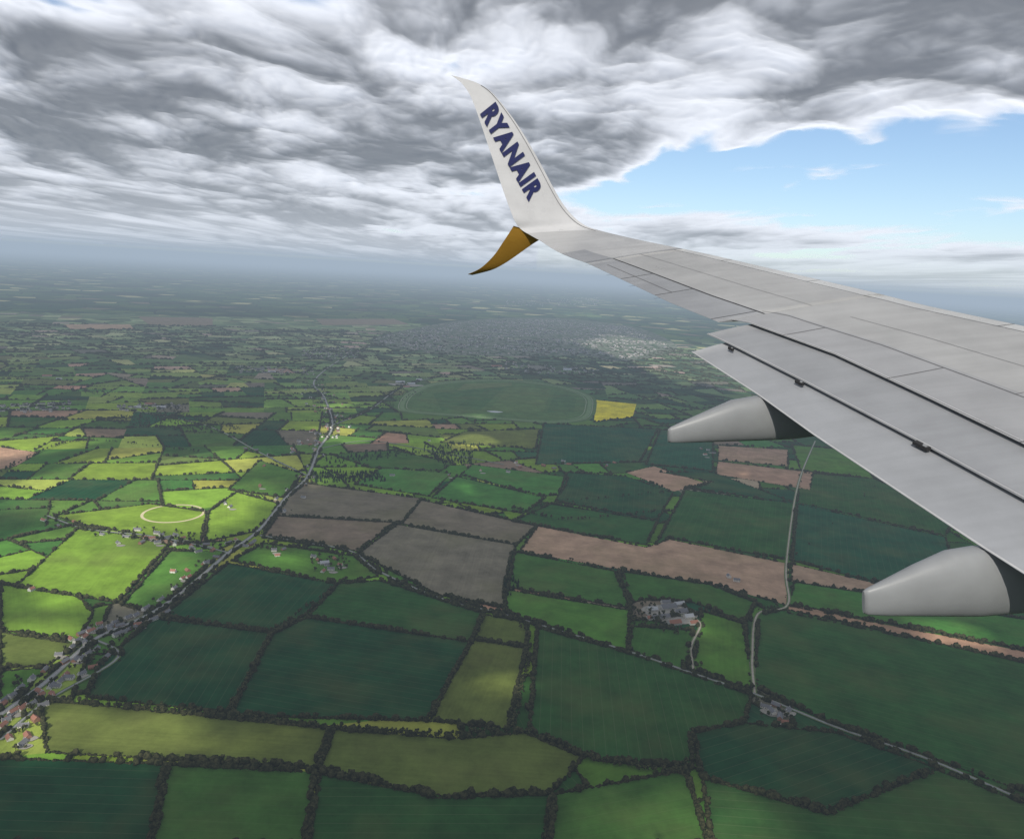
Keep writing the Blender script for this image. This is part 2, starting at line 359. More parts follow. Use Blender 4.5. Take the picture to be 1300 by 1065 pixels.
def mkkd(arr):
    kd=kdtree.KDTree(len(arr))
    for i,q in enumerate(arr): kd.insert((q[0],q[1],0),i)
    kd.balance(); return kd
kd=mkkd(roadpts); kh=mkkd(hs_w)
roadside=[(q,a) for q,a in roadside if kd.find((q[0],q[1],0))[2]>13]
for i in np.where(~rem&(np.hypot(P[:,0],P[:,1])<4500))[0]:
    q=(P[i,0],P[i,1],0)
    if kd.find(q)[2]<7.0 or kh.find(q)[2]<11: rem[i]=True
P,A,K=P[~rem],A[~rem],K[~rem]
D=np.hypot(P[:,0],P[:,1]); n=len(P)
vary=0.5+pn(P[:,0]*.006,P[:,1]*.006)
big=(rng.random(n)<0.18+0.40*np.clip(vary,0,1)**2)
base=rng.uniform(1.6,2.7,n)*(0.8+0.5*vary); base=np.where(big,rng.uniform(2.8,5.3,n),base)
far=np.clip((D-2600)/4000,0,1)
sx=base*(1.35+far*2.0); sy=base*(1.05+far*0.6); sz=base*np.where(big,1.25,1.0)*(1+far*.5)
P3=np.column_stack([P+rng.normal(0,1.0,(n,2)),np.where(big,base*.9,base*.5)])
near=(D<1900); 
V1,F1=scatter(I2,P3[near],sx[near],sy[near],sz[near],A[near],.38); V2,F2=scatter(I1,P3[~near],sx[~near],sy[~near],sz[~near],A[~near],.3)
mk_np('hedgerow',np.concatenate([V1,V2]),np.concatenate([F1,F2+len(V1)]),[MH])
def tree_template(con=False):
    V=[];F=[];mi=[]
    def addcyl(a,b_,r1,r2,n=5):
        i0=len(V); a=np.array(a,float); b_=np.array(b_,float)
        for c_,r_ in ((a,r1),(b_,r2)):
            for k in range(n): V.append(c_+np.array([math.cos(2*math.pi*k/n)*r_,math.sin(2*math.pi*k/n)*r_,0]))
        for k in range(n):
            j=(k+1)%n; F.append((i0+k,i0+j,i0+n+j)); F.append((i0+k,i0+n+j,i0+n+k)); mi.extend([1,1])
    addcyl((0,0,0),(0,0,.45),.035,.02)
    def clump(c,s_,T=I1):
        i0=len(V)
        for q in T[0]: V.append(np.array(c)+q*np.array(s_)*(1+random.uniform(-.35,.35)))
        for f_ in T[1]: F.append(tuple(i0+f_)); mi.append(0)
    if con:
        for z_,r_ in ((.25,.22),(.45,.18),(.65,.13),(.85,.07)): clump((0,0,z_),(r_,r_,.18))
    else:
        for k in range(9):
            a=random.uniform(0,6.28); rr=random.uniform(.08,.26); zz=random.uniform(.38,.85); 
            addcyl((0,0,.35),(math.cos(a)*rr,math.sin(a)*rr,zz),.015,.005,3)
            s_=random.uniform(.13,.2); clump((math.cos(a)*rr,math.sin(a)*rr,zz),(s_,s_,s_*.85))
    return np.array(V),np.array(F),np.array(mi)
def forest(name,pts,h,mat,con=False):
    pts=np.array(pts); T=[tree_template(con) for _ in range(4)]; Vs=[];Fs=[];Ms=[];off=0
    idx=rng.integers(0,4,len(pts))
    for t in range(4):
        s_=pts[idx==t]; n=len(s_)
        if n==0: continue
        hh=rng.uniform(.65,1.25,n)*h; Tv,Tf,Tm=T[t]
        V_,F_=scatter((Tv,Tf),np.column_stack([s_,np.zeros(n)]),hh,hh,hh,rng.uniform(0,6.28,n),0.04)
        Vs.append(V_);Fs.append(F_+off);off+=len(V_);Ms.append(np.tile(Tm,n))
    mk_np(name,np.concatenate(Vs),np.concatenate(Fs),[mat,MBARK],np.concatenate(Ms))
def grove(poly_px,n):
    g=[G(*q) for q in poly_px]; xs=[q[0] for q in g]; ys=[q[1] for q in g]; out=[]
    while len(out)<n:
        q=np.array([[random.uniform(min(xs),max(xs)),random.uniform(min(ys),max(ys))]])
        if pip(g,q)[0]: out.append(q[0])
    return out
def line(px,n,j=5):
    g=[G(*q) for q in px]; g=catmull(g,6); out=[]
    for _ in range(n):
        i=random.randrange(len(g)-1); out.append(g[i]+(g[i+1]-g[i])*random.random()+rng.normal(0,j,2))
    return out
con=grove([(395,600),(480,600),(492,612),(400,614)],230)+grove([(410,583),(600,560),(615,566),(420,592)],150)+grove([(545,575),(600,572),(600,590),(560,592)],160)+grove([(640,735),(662,738),(655,760),(640,755)],25)
forest('conifer_plantation',con,13,MCON,True)
tr=grove([(125,535),(210,515),(310,545),(250,552)],420)+grove([(800,768),(830,760),(850,795),(880,800),(870,808),(800,795)],80)+grove([(860,840),(890,842),(900,860),(870,855)],25)
tr+=line([(640,775),(668,800),(665,860),(650,925)],130,3)+line([(20,860),(40,900),(20,960)],50,7)+line([(60,850),(120,845),(110,885)],30,5)+line([(300,912),(420,925),(560,935),(665,930),(760,966),(880,985)],230,2.5)
tr+=line([(292,905),(345,803)],45,2)+line([(500,665),(455,702)],25,3)+line([(650,645),(720,660),(835,650)],60,4)+line([(790,725),(800,770),(797,826)],45,3)+line([(270,700),(300,690),(350,700)],30,6)+line([(1000,715),(1130,610),(1215,655)],20,3)
tr+=grove([(190,672),(280,680),(290,700),(200,690)],60)+grove([(390,705),(440,700),(450,725),(400,725)],35)+grove([(960,890),(1010,900),(1000,918),(965,912)],25)+grove([(480,520),(540,500),(500,490)],60)
tr+=line([(420,545),(410,505),(400,482)],120,22)+line([(660,652),(700,640),(850,625)],50,5)+line([(1005,712),(1010,640),(1018,600)],30,3)+line([(880,935),(870,975)],15,2)+line([(50,888),(250,908)],70,2.5)
tr+=line([(545,915),(600,812),(615,780)],55,2)+line([(960,775),(1000,770)],6,2)+line([(330,680),(352,655),(375,612)],60,4)+line([(440,735),(345,803)],40,2)+line([(-20,470),(120,500),(260,520),(380,500)],120,14)+line([(0,600),(100,560),(260,575)],100,6)
for q,_ in roadside:
    for _k in range(3): tr.append(q+rng.normal(0,15,2))
for _ in range(1300):
    i=rng.integers(0,len(P)); 
    if D[i]<4200: tr.append(P[i]+rng.normal(0,2,2))
tr=[q for q in tr if kh.find((q[0],q[1],0))[2]>10 and kd.find((q[0],q[1],0))[2]>6]
forest('deciduous_trees',tr,10.5,MT)
# ---------------------------------------------------------------- houses
MW=simple('rendered_wall',(.66,.64,.59),0.9,0.08,0.3); MB_=simple('brick_wall',(.30,.16,.11),0.9,0.2,2); MR1=simple('slate_roof',(.16,.16,.17),0.7,0.2,1); MR2=simple('tile_roof',(.28,.13,.09),0.8,0.2,1); MG=simple('window_glass',(.03,.035,.04),0.15,0.1,1); MMET=simple('sheet_metal_roof',(.40,.41,.42),0.5,0.15,0.1); MSH=simple('shed_wall',(.5,.49,.45),.9,.1,.2); MYD=simple('concrete_yard',(.30,.28,.24),.9,.2,.1)
def house_geo(c,ang,L,W,h,rh):
    V=[];F=[];mi=[]
    def quad(a,m_): i0=len(V); V.extend(a); F.append(tuple(range(i0,i0+len(a)))); mi.append(m_)
    l,w_=L/2,W/2
    quad([(-l,-w_,0),(l,-w_,0),(l,-w_,h),(-l,-w_,h)],0); quad([(l,w_,0),(-l,w_,0),(-l,w_,h),(l,w_,h)],0)
    quad([(l,-w_,0),(l,w_,0),(l,w_,h),(l,0,h+rh),(l,-w_,h)],0); quad([(-l,w_,0),(-l,-w_,0),(-l,-w_,h),(-l,0,h+rh),(-l,w_,h)],0)
    e=.4; k=rh/w_
    for s_ in (1,-1):
        quad([(-l-e,s_*(w_+e),h-k*e+.1),(l+e,s_*(w_+e),h-k*e+.1),(l+e,0,h+rh+.1),(-l-e,0,h+rh+.1)],1)
        quad([(-l-e,s_*(w_+e),h-k*e-.1),(l+e,s_*(w_+e),h-k*e-.1),(l+e,s_*(w_+e),h-k*e+.1),(-l-e,s_*(w_+e),h-k*e+.1)],1)
        nwin=max(2,int(L/3.2))
        for fl in range(1 if h<4 else 2):
            for i in range(nwin):
                x=-l+L*(i+.5)/nwin; y=s_*(w_+.02); z_=1.0+fl*2.6
                if fl==0 and i==nwin//2: quad([(x-.5,y,0.02),(x+.5,y,0.02),(x+.5,y,2.1),(x-.5,y,2.1)],2)
                else: quad([(x-.6,y,z_),(x+.6,y,z_),(x+.6,y,z_+1.2),(x-.6,y,z_+1.2)],2)
    for x in (-l+.6,l-.6):
        for (a,b_) in (((-.4,-.35),(.4,-.35)),((.4,-.35),(.4,.35)),((.4,.35),(-.4,.35)),((-.4,.35),(-.4,-.35))):
            quad([(x+a[0],a[1],h+rh-.8),(x+b_[0],b_[1],h+rh-.8),(x+b_[0],b_[1],h+rh+1),(x+a[0],a[1],h+rh+1)],0)
        quad([(x-.4,-.35,h+rh+1),(x+.4,-.35,h+rh+1),(x+.4,.35,h+rh+1),(x-.4,.35,h+rh+1)],0)
    ca,sa=math.cos(ang),math.sin(ang)
    V=[(c[0]+x*ca-y*sa,c[1]+x*sa+y*ca,z_+0.5) for x,y,z_ in V]; return V,F,mi
def house(px,ang=None,L=None,W=9,h=None,name='house',mats=None,world=None):
    c=G(*px) if world is None else world; ang=random.uniform(0,3.14) if ang is None else ang; L=L or random.uniform(12,19); h=h or random.choice([3.2,3.2,5.6])
    V,F,mi=house_geo(c,ang,L,W,h,W*.38)
    mk(name,V,F,mats or [random.choice([MW,MW,MW,MB_]),random.choice([MR1,MR1,MR2]),MG],mi=mi)
def yard(px,rx,ry,z):
    c=G(*px); mk('farmyard',[(c[0]+rx*math.cos(t)*(1+.15*math.sin(3*t)),c[1]+ry*math.sin(t)*(1+.1*math.cos(2*t)),z) for t in np.linspace(0,6.283,20,endpoint=False)],[tuple(range(20))],[MYD])
for q in hs: house(q)
for q,a in roadside: house(None,ang=a+random.uniform(-.2,.2),world=q)
for q in hs[::3]: yard((q[0]+3,q[1]+3),11,8,1.2+random.random()*.3)
yard((852,780),62,55,1.25); yard((985,905),26,16,1.25); yard((515,489),110,60,1.25)
for t in range(70):
    base_=[(385,575),(395,565),(410,552),(425,545),(428,530),(415,518),(405,508),(398,495)][t%8]; house((base_[0]+random.uniform(-18,20),base_[1]+random.uniform(-6,6)),L=random.uniform(12,18))
for q,L,W in [((848,772),40,18),((864,778),32,16),((838,785),46,14),((856,792),30,16),((874,784),22,14),((828,775),24,14),((845,766),22,12),((862,768),26,12),((880,792),20,12),((826,786),20,12),((508,486),60,22),((522,488),50,20),((532,483),40,20),((516,492),40,16),((190,514),45,18),((205,518),40,18),((175,518),30,16),((60,478),50,18),((75,482),30,15),((330,470),60,25),((345,473),50,22),((412,716),22,12),((630,466),90,30),((720,470),70,30)]:
    house(q,ang=0.35+random.uniform(-.1,.1),L=L,W=W,h=4.5,name='farm_shed',mats=[MSH,random.choice([MMET,MMET,MR2,MR1]),MG])
Vt=[];Ft=[];Mt=[]
def town(poly,n,sc_=1.0,thr=-9):
    for q in grove(poly,n):
        if pn(np.array([q[0]/420]),np.array([q[1]/420]))[0]<thr: continue
        V,F,mi=house_geo(q,0.35+random.choice([0,1.57])+random.uniform(-.3,.3),random.uniform(12,28)*sc_,11*sc_,5.5*sc_,4*sc_)
        i0=len(Vt); Vt.extend(V); Ft.extend([tuple(x+i0 for x in f_) for f_ in F[:8]]); k=random.random(); Mt.extend([0 if k<.6 else 3]*4+[1 if random.random()<.65 else 2]*4)
town([(470,432),(520,418),(600,408),(700,406),(800,416),(850,440),(800,456),(740,450),(640,450),(540,446)],2600,1.25,-.10)
town([(380,445),(450,440),(460,455),(390,458)],110); town([(640,380),(760,378),(760,388),(640,390)],160,1.8); town([(0,515),(90,510),(90,522),(0,525)],60)
town([(300,465),(400,468),(400,476),(300,474)],60); town([(150,515),(230,512),(230,520),(150,522)],30); town([(640,462),(760,466),(760,476),(640,474)],70)
mk('distant_town',Vt,Ft,[simple('town_wall',(.46,.44,.41),.9,.1,.02),simple('town_slate',(.20,.20,.215),.8,.2,.02),simple('town_tile',(.26,.20,.17),.8,.2,.02),simple('town_wall_grey',(.30,.29,.28),.9,.1,.02)],mi=Mt)
m=NB('town_gardens'); ps=m.pos(); m.diff(m.mix(m.ss(m.noise(ps,.012,3,.6),.4,.6),(.05,.085,.04),(.17,.17,.145)))
mk('town_ground',[(q[0],q[1],0.45) for q in catmull(TOWN,5,True)],[tuple(range(50))],[m.m])
tt=grove([(470,432),(600,404),(800,414),(860,445),(760,462),(600,456),(530,448)],650); forest('town_trees',tt,11,MT)
# ---------------------------------------------------------------- clouds: one mesh deck above the aircraft, its gaps shaped for the ground light
ZD=1420.0
th_=np.concatenate([np.radians(np.linspace(-44,44,600)),np.radians(np.linspace(44,316,80))[1:-1]]); NT=len(th_)
rd=np.concatenate([[1],np.linspace(120,1600,24),np.geomspace(1660,70000,640),[95000]]); NR=len(rd)
TH,RD=np.meshgrid(th_,rd); XX=RD*np.sin(TH); YY=RD*np.cos(TH)
Yp=np.where(YY<2400,YY*.5,1200+1200*np.log(np.maximum(YY,2400)/2400))
sF=(np.maximum(RD,2500)/2500)**.45   # cells look larger further out, where only towering clumps stand clear of the haze
Xs=XX/sF; Ys=Yp
wx=fbm(Xs/900+5,Ys/900,4); wy=fbm(Xs/900-8,Ys/900+11,4)
Xw=Xs+wx*230; Yw=Ys+wy*230
n_low=fbm(Xw/1000,Yw/800,6,.50); n_puf=-fbm(Xw/430+31,Yw/340-7,5,.52,True); n_fine=fbm(Xw/150,Yw/120,4,.55)
cov=np.full(XX.shape,0.54)
rr=np.where(YY>300,XX/np.maximum(YY,300),0)
nearlim=np.interp(rr,[-.3,0.0,.05,.17,.4,.67,1.2],[9000,7600,6300,4000,3200,2700,2000])
farlim=np.interp(rr,[0,.3,.7,1.5],[8500,9500,10000,9000])
gap=sg((YY-nearlim)/230)*sg((farlim-YY)/1100)*sg((rr-0.03)/0.03)
thin=sg((YY-farlim)/1500)*sg((rr-0.02)/0.08)
cov=cov-gap*.86-thin*.28
sun_holes=[(205,640,340,1.1),(100,610,330,1.1),(15,560,380,1.),(250,590,280,.95),(40,700,200,1.),(150,725,190,1.1),(430,548,220,1.25),(330,520,340,.95),(60,490,450,.8),(435,515,260,1.1),(240,470,400,.8),
(600,530,260,.85),(690,510,260,.75),(20,820,100,.95),(200,940,95,.9),(330,945,70,.7),(560,955,100,.85),(60,930,80,.9),(360,708,90,.9),(600,560,170,.8),(860,455,500,.5),(140,430,900,.7),(590,620,120,.55),(640,870,60,.6),(900,800,90,.6),(1200,800,120,.65),(420,610,110,.6),(720,470,400,.7),(620,430,900,.8),(930,600,180,.5),
(700,398,1100,.7),(540,385,1700,.7),(1000,408,1800,.6),(1050,500,400,.5)]
hole=np.zeros(XX.shape)  # gaps added along the sun direction to light chosen ground patches
for u,v,rad,st in sun_holes:
    g=G(u,v); q=g+S[:2]*(ZD/S[2]); hole=np.maximum(hole,st*np.exp(-(((XX-q[0])**2+(YY-q[1])**2)/rad**2)))
dap=fbm(XX/300+3,YY/420-4,4,.55)
hole*=np.clip(1.05+1.3*dap,0.2,1.15)
q=S[:2]*((ZD-H)/S[2]); hole=np.maximum(hole,.60*np.exp(-(((XX-q[0])**2+(YY-q[1])**2)/380**2)))  # deck thinned towards the sun so the wing is partly lit
xcl=n_low*.75+n_puf*.30+n_fine*.08
x_=xcl+cov-hole*1.2*np.where(RD<1950,1,.5)
al=sst(x_,-.20,.06)
al=np.where(RD>9000,al*(1-.25*sst(RD,9000,25000)*(rr>.02)),al)
dens=sst(x_,.02,.70)*np.interp(RD,[0,2200,5000,9000,20000],[1.0,1.0,1.0,.85,.55])  # tone fades with distance so far cloud is painted brighter
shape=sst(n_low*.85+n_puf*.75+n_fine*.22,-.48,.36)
dens_shade=np.clip(dens*(.42+.60*shape),0,1)  # cloud light and shade as a painted tone that follows density
dens_shade=np.where((RD<1800)&(hole<.15),np.maximum(dens_shade,.95),dens_shade)  # overhead cloud painted dark to cut its ambient light
V=np.stack([XX,YY,ZD-(n_puf*30+n_low*25)*np.interp(RD,[0,1500,4000],[.3,.5,1])],-1).reshape(-1,3)
ii=np.arange(NT); jj=np.arange(NR-1)[:,None]; i2=(ii+1)%NT
F=np.stack([jj*NT+ii,jj*NT+i2,(jj+1)*NT+i2,(jj+1)*NT+ii],-1).reshape(-1,4)
m=NB('cloud'); at=m.n('ShaderNodeAttribute',attribute_name='cover'); adk=m.n('ShaderNodeAttribute',attribute_name='density_shade')
colr=m.mix(adk.outputs['Fac'],(.86,.86,.88),(.19,.195,.205))  # pale to dark grey puts the cloud shading into the colour
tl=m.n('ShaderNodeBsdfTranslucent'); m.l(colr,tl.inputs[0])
tp=m.n('ShaderNodeBsdfTransparent'); m2=m.n('ShaderNodeMixShader'); m.l(at.outputs['Fac'],m2.inputs[0]); m.l(tp.outputs[0],m2.inputs[1]); m.l(tl.outputs[0],m2.inputs[2]); m.l(m2.outputs[0],m.out.inputs[0])
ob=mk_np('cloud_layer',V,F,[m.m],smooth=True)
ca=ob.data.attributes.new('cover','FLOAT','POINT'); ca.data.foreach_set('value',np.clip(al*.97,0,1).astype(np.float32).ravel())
ca=ob.data.attributes.new('density_shade','FLOAT','POINT'); ca.data.foreach_set('value',dens_shade.astype(np.float32).ravel())
# ---------------------------------------------------------------- haze: emissive air in place of scattered light
m=NB('haze_glow'); ab=m.n('ShaderNodeVolumeAbsorption'); em=m.n('ShaderNodeEmission'); 
sig=3.7e-5
ab.inputs['Color'].default_value=(0,0,0,1); ab.inputs['Density'].default_value=sig
em.inputs[0].default_value=(.37,.455,.555,1); em.inputs[1].default_value=sig  # air glows by itself, standing in for scattered sunlight
ad=m.n('ShaderNodeAddShader'); m.l(ab.outputs[0],ad.inputs[0]); m.l(em.outputs[0],ad.inputs[1]); m.l(ad.outputs[0],m.out.inputs['Volume'])
hx=170000;hb=-60;ht=1240
mk('haze',[(-hx,-15000,hb),(hx,-15000,hb),(hx,hx,hb),(-hx,hx,hb),(-hx,-15000,ht),(hx,-15000,ht),(hx,hx,ht),(-hx,hx,ht)],[(3,2,1,0),(4,5,6,7),(0,1,5,4),(1,2,6,5),(2,3,7,6),(3,0,4,7)],[m.m])
# ---------------------------------------------------------------- aircraft wing
wing=bpy.data.objects.new('aircraft_wing',None); scene.collection.objects.link(wing); wing.location=(0,0,0)
a_,b_w,c_w=-5.0,0.15,0.30
def WP(u,v,dz=0.0):
    d=ray(u,v); t=(a_+dz)/(d[2]-b_w*d[0]-c_w*d[1]); return C0+d*t
psi=math.radians(9.5); F2=np.array([math.cos(psi),math.sin(psi)])
def fwd_hit(Pt,line_):
    best=None
    for i in range(len(line_)-1):
        a,b_=line_[i],line_[i+1]; e=(b_-a)[:2]; den=F2[0]*(-e[1])+F2[1]*e[0]
        if abs(den)<1e-9: continue
        rhs=a[:2]-Pt[:2]; s_=(rhs[0]*(-e[1])+rhs[1]*e[0])/den; k=(F2[0]*rhs[1]-F2[1]*rhs[0])/den
        if -1e-6<=k<=1+1e-6 and s_>-0.5: 
            if best is None or s_>best[0]: best=(s_,a+(b_-a)*k)
    return best[1] if best else None
def ext(L,d0=0,d1=0):
    L=list(L)
    if d1: e=L[-1]-L[-2]; L.append(L[-1]+e/np.linalg.norm(e)*d1)
    if d0: e=L[0]-L[1]; L.insert(0,L[0]+e/np.linalg.norm(e)*d0)
    return L
def resamp(L,n):
    L=np.array(L); s_=np.r_[0,np.cumsum(np.linalg.norm(np.diff(L,axis=0),axis=1))]; t=np.linspace(0,s_[-1],n)
    return [np.array([np.interp(x,s_,L[:,k]) for k in range(3)]) for x in t]
LE=ext([WP(*q) for q in [(745,291),(800,302),(900,323),(1000,346),(1100,369),(1180,389),(1300,414)]],0,14)
def paint(name,col,rough=.34,metal=0.0,dirt=.16,spec=.5):
    m=NB(name); tc=m.pos(); a=m.noise(tc,0.9,7,.66); 
    mp=m.n('ShaderNodeMapping'); mp.inputs['Rotation'].default_value=(0,0,-psi); mp.inputs['Scale'].default_value=(.3,4,1); m.l(tc,mp.inputs[0]); s_=m.noise(mp.outputs[0],1.2,4,.6)
    f=m.math('ADD',m.math('MULTIPLY',a,.65),m.math('MULTIPLY',s_,.35)); f=m.ss(f,.3,.7)
    c=m.mix(f,tuple(x*(1-dirt) for x in col),tuple(x*(1+dirt*.5) for x in col))
    m.bsdf(c,m.ss(a,.2,.8,rough-.08,rough+.12),metal,spec=spec); return m.m
MWG=paint('wing_grey_paint',(.42,.422,.43)); MWL=paint('slat_light_metal',(.64,.645,.65),.26,.2); MWA=paint('control_surface_grey',(.33,.34,.365)); MWW=paint('winglet_white_paint',(.64,.64,.66),.3,0,.11); MGO=paint('gold_paint',(.40,.215,.03),.4,0,.12); MBK=simple('gap_shade_wick_black',(.035,.035,.038),.8,.2,5); MLN=simple('panel_seam',(.15,.15,.16),.7,.2,3); MNV=simple('navy_lettering_paint',(.012,.018,.10),.4,.1,3)  # MBK paints in the shade of gaps and cavities, also colours static wicks
MUN=paint('underside_grey',(.31,.32,.335),.42)
def naca(x): x=min(max(x,0),1); return 5*(.2969*math.sqrt(x)-.126*x-.3516*x*x+.2843*x**3-.1036*x**4)
def loft(name,TE,LEp,tk,bulge,matf,mats,ns=28,upref=np.array([0,-.45,1.0])):
    n=len(TE); V=[];F=[];mi=[]
    fr=[]
    for i in range(n):
        a,b_=TE[i],LEp[i]; ch=b_-a; i0,i1=max(i-1,0),min(i+1,n-1)
        sp=(TE[i1]+LEp[i1])-(TE[i0]+LEp[i0]); nn=np.cross(ch,sp); nn/=max(np.linalg.norm(nn),1e-9)
        if nn@upref<0: nn=-nn
        fr.append((a,ch,nn))
    def up(i,s_):
        a,ch,nn=fr[i]; c=np.linalg.norm(ch); return a+ch*s_+nn*bulge*c*4*(s_**1.6)*(1-s_)*.9
    sS=[0.5-0.5*math.cos(math.pi*k/ns) for k in range(ns+1)]
    for i in range(n):
        a,ch,nn=fr[i]; c=np.linalg.norm(ch)
        t_=tk(i/(n-1)) if callable(tk) else tk
        for s_ in sS: V.append(up(i,s_))
        for s_ in sS[1:-1][::-1]: V.append(a+ch*s_-nn*c*t_*naca(1-s_)*1.0-nn*0.006)
    m_=2*ns
    for i in range(n-1):
        for k in range(m_):
            k2=(k+1)%m_; F.append((i*m_+k,i*m_+k2,(i+1)*m_+k2,(i+1)*m_+k))
            top=k<ns; s_=sS[min(k,ns)] if top else 0
            mi.append(matf(i/(n-1),s_+.5/ns,top))
    F.append(tuple(range(m_))); mi.append(len(mats)-1); F.append(tuple((n-1)*m_+k for k in range(m_))); mi.append(len(mats)-1)
    ob=mk(name,V,F,mats,smooth=True,mi=mi,parent=wing)
    ob.data.polygons[-1].use_smooth=False; ob.data.polygons[-2].use_smooth=False
    return ob,up,fr
def strip(name,pts,nrm,wd,mat,off=.006):
    V=[];F=[]
    for i,q in enumerate(pts):
        d=pts[min(i+1,len(pts)-1)]-pts[max(i-1,0)]; sd=np.cross(d,nrm); sd/=max(np.linalg.norm(sd),1e-9)
        V.append(q+sd*wd/2+nrm*off); V.append(q-sd*wd/2+nrm*off)
    for i in range(len(pts)-1): F.append((2*i,2*i+1,2*i+3,2*i+2))
    return mk(name,V,F,[mat],parent=wing)
NW=np.array([-b_w,-c_w,1.0]); NW/=np.linalg.norm(NW)
TEo=resamp([WP(*q) for q in [(745,334),(800,360),(850,384),(912,409)]],26)
LEo=[fwd_hit(q,LE) for q in TEo]
ail=.27
wo,upo,fro=loft('outer_wing',TEo,LEo,.10,.014,lambda i,s,t:(2 if s<ail else 1 if s>.90 else 0) if t else 3,[MWG,MWL,MWA,MUN])
A_=ext([WP(*q) for q in [(912,409),(945,408),(1060,450),(1180,506),(1300,564)]],0,7)
A_[0]=WP(914,405)
TEi=resamp(A_,50); LEi=[fwd_hit(q,LE) for q in TEi]
TEi=[t for t,l in zip(TEi,LEi) if l is not None]; LEi=[l for l in LEi if l is not None]
wi,upi,fri=loft('inner_wing',TEi,LEi,.12,.014,lambda i,s,t:(2 if s<.26 else 1 if s>.90 else 0) if t else 3,[MWG,MWL,paint('spoiler_grey',(.37,.375,.395)),MUN])
X0,Y0,Z0=0.2,20.2,H+1.25
def LP(u,v):
    d=ray(u,v); kx=math.tan(psi); kz=.22
    t=(Y0-kx*X0+kz*(H-Z0))/(d[1]-kx*d[0]-kz*d[2]); return C0+d*t
def BL(u,v,w_):
    q1=WP(u,v); q2=LP(u,v); d=ray(u,v); t=(1-w_)*q1[1]/d[1]+w_*q2[1]/d[1]; return C0+d*t
st=[((745,334),None,0),((722,326),(832,309),.0),((703,317),(806,303.5),.12),((686,306),(782,298),.35),((672,298),(762,293),.6),((661,291),(744,287),.85),((653,280),(729,276),1),((646,262),(716,261),1),((638,240),(704,241),1),((629,213),(689,213),1),((620,186),(674,186),1),((611,159),(658,160),1),((604,139),(645,142),1),((598,124),(633,127),1),((591,112),(620,114),1),((583,103),(603,104.5),1),((573,96),(580,97.5),1)]
TEw=[];LEw=[]
for te,le,w_ in st:
    TEw.append(BL(*te,w_)); LEw.append(fwd_hit(TEw[-1],LE) if le is None else BL(*le,w_))
TEs=catmull(TEw,4); LEs=catmull(LEw,4)
wl,upw,frw=loft('winglet',TEs,LEs,lambda t:.10-.045*min(1,t*2),.008,lambda i,s,t:(1 if (s<.27 and i<.08) else 2 if i<.26 else 0),[MWW,MWA,paint('winglet_root_grey',(.50,.502,.515))],upref=np.array([0,-1.0,.6]))
strip('winglet_seam',[upw(idx_,0.93) for idx_ in range(16,len(TEs)-6)],np.array([.16,-.96,.2]),.012,MLN,.012)
def SP(u,v,dy):
    d=ray(u,v); t=(BL(660,292,.85)[1]+dy)/d[1]; return C0+d*t
st2=[((652,287),(694,300),0),((645,298),(681,307),.05),((637,310),(669,315),.12),((629,322),(655,325),.2),((619,333),(640,335),.27),((608,342),(624,343),.32),((594,348.5),(600,349.3),.36)]
TE2=catmull([SP(*t,dy) for t,l,dy in st2],4); LE2=catmull([SP(*l,dy+.12) for t,l,dy in st2],4)
loft('lower_strake',TE2,LE2,.07,.01,lambda i,s,t:0,[MGO,MGO],upref=np.array([0,-1,.3]))
fc=bpy.data.curves.new('lettering','FONT'); fc.body='RYANAIR'; fc.offset=0.05; fc.space_character=1.15; fc.resolution_u=6
fo=bpy.data.objects.new('tmp_lettering',fc); scene.collection.objects.link(fo); bpy.context.view_layer.update()
dg=bpy.context.evaluated_depsgraph_get(); me=bpy.data.meshes.new_from_object(fo.evaluated_get(dg)); bpy.data.objects.remove(fo)
vs=np.array([v.co[:] for v in me.vertices]); mn=vs.min(0); mxx=vs.max(0)
bl,br_,tl_,tr_=[np.array(q,float) for q in ((609,146),(671,257),(629,130),(691,243))]
for v in me.vertices:
    s_=(v.co.x-mn[0])/(mxx[0]-mn[0]); t=(v.co.y-mn[1])/(mxx[1]-mn[1])
    q=(1-s_)*(1-t)*bl+s_*(1-t)*br_+(1-s_)*t*tl_+s_*t*tr_
    P_=LP(*q); nrm=np.array([math.tan(psi),-1,.22]); nrm/=np.linalg.norm(nrm); P_=P_+nrm*.035
    v.co=P_
me.materials.clear(); me.materials.append(MNV); lo=bpy.data.objects.new('lettering',me); scene.collection.objects.link(lo); lo.parent=wing
Bl=ext([WP(*q,-.10) for q in [(897,424),(930,439),(1017,483),(1170,563),(1300,634)]],0,7)
Cl=ext([WP(*q,-.22) for q in [(878,447),(960,500),(1035,554),(1240,691),(1300,729)]],0,5)
Bt=resamp(Bl,44); Al=ext([q-NW*.045 for q in A_],1.5,4); At=[fwd_hit(q,Al) for q in Bt]
ok=[i for i in range(len(Bt)) if At[i] is not None]; Bt=[Bt[i] for i in ok]; At=[At[i]+np.array([*F2,.1])*.12 for i in ok]
wff,upff,frff=loft('fore_flap',Bt,At,.10,.02,lambda i,s,t:0,[MWA,MUN],ns=16)
Ct=resamp(Cl,44); Bq=ext([q-NW*.045 for q in Bl],1.5,4); Bt2=[fwd_hit(q,Bq) for q in Ct]
ok=[i for i in range(len(Ct)) if Bt2[i] is not None]; Ct=[Ct[i] for i in ok]; Bt2=[Bt2[i]+np.array([*F2,0.1])*.10 for i in ok]
wf,upf,frf=loft('aft_flap',Ct,Bt2,.13,.025,lambda i,s,t:0,[paint('flap_grey',(.36,.372,.40)),MUN],ns=16)
def idx(fr_,t): return min(len(fr_)-1,int(t*(len(fr_)-1)))
def span_line(up,fr_,s_,t0,t1,wd,mat,nm='panel_seam'):
    strip(nm,[up(i,s_) for i in range(idx(fr_,t0),idx(fr_,t1)+1)],NW,wd,mat)
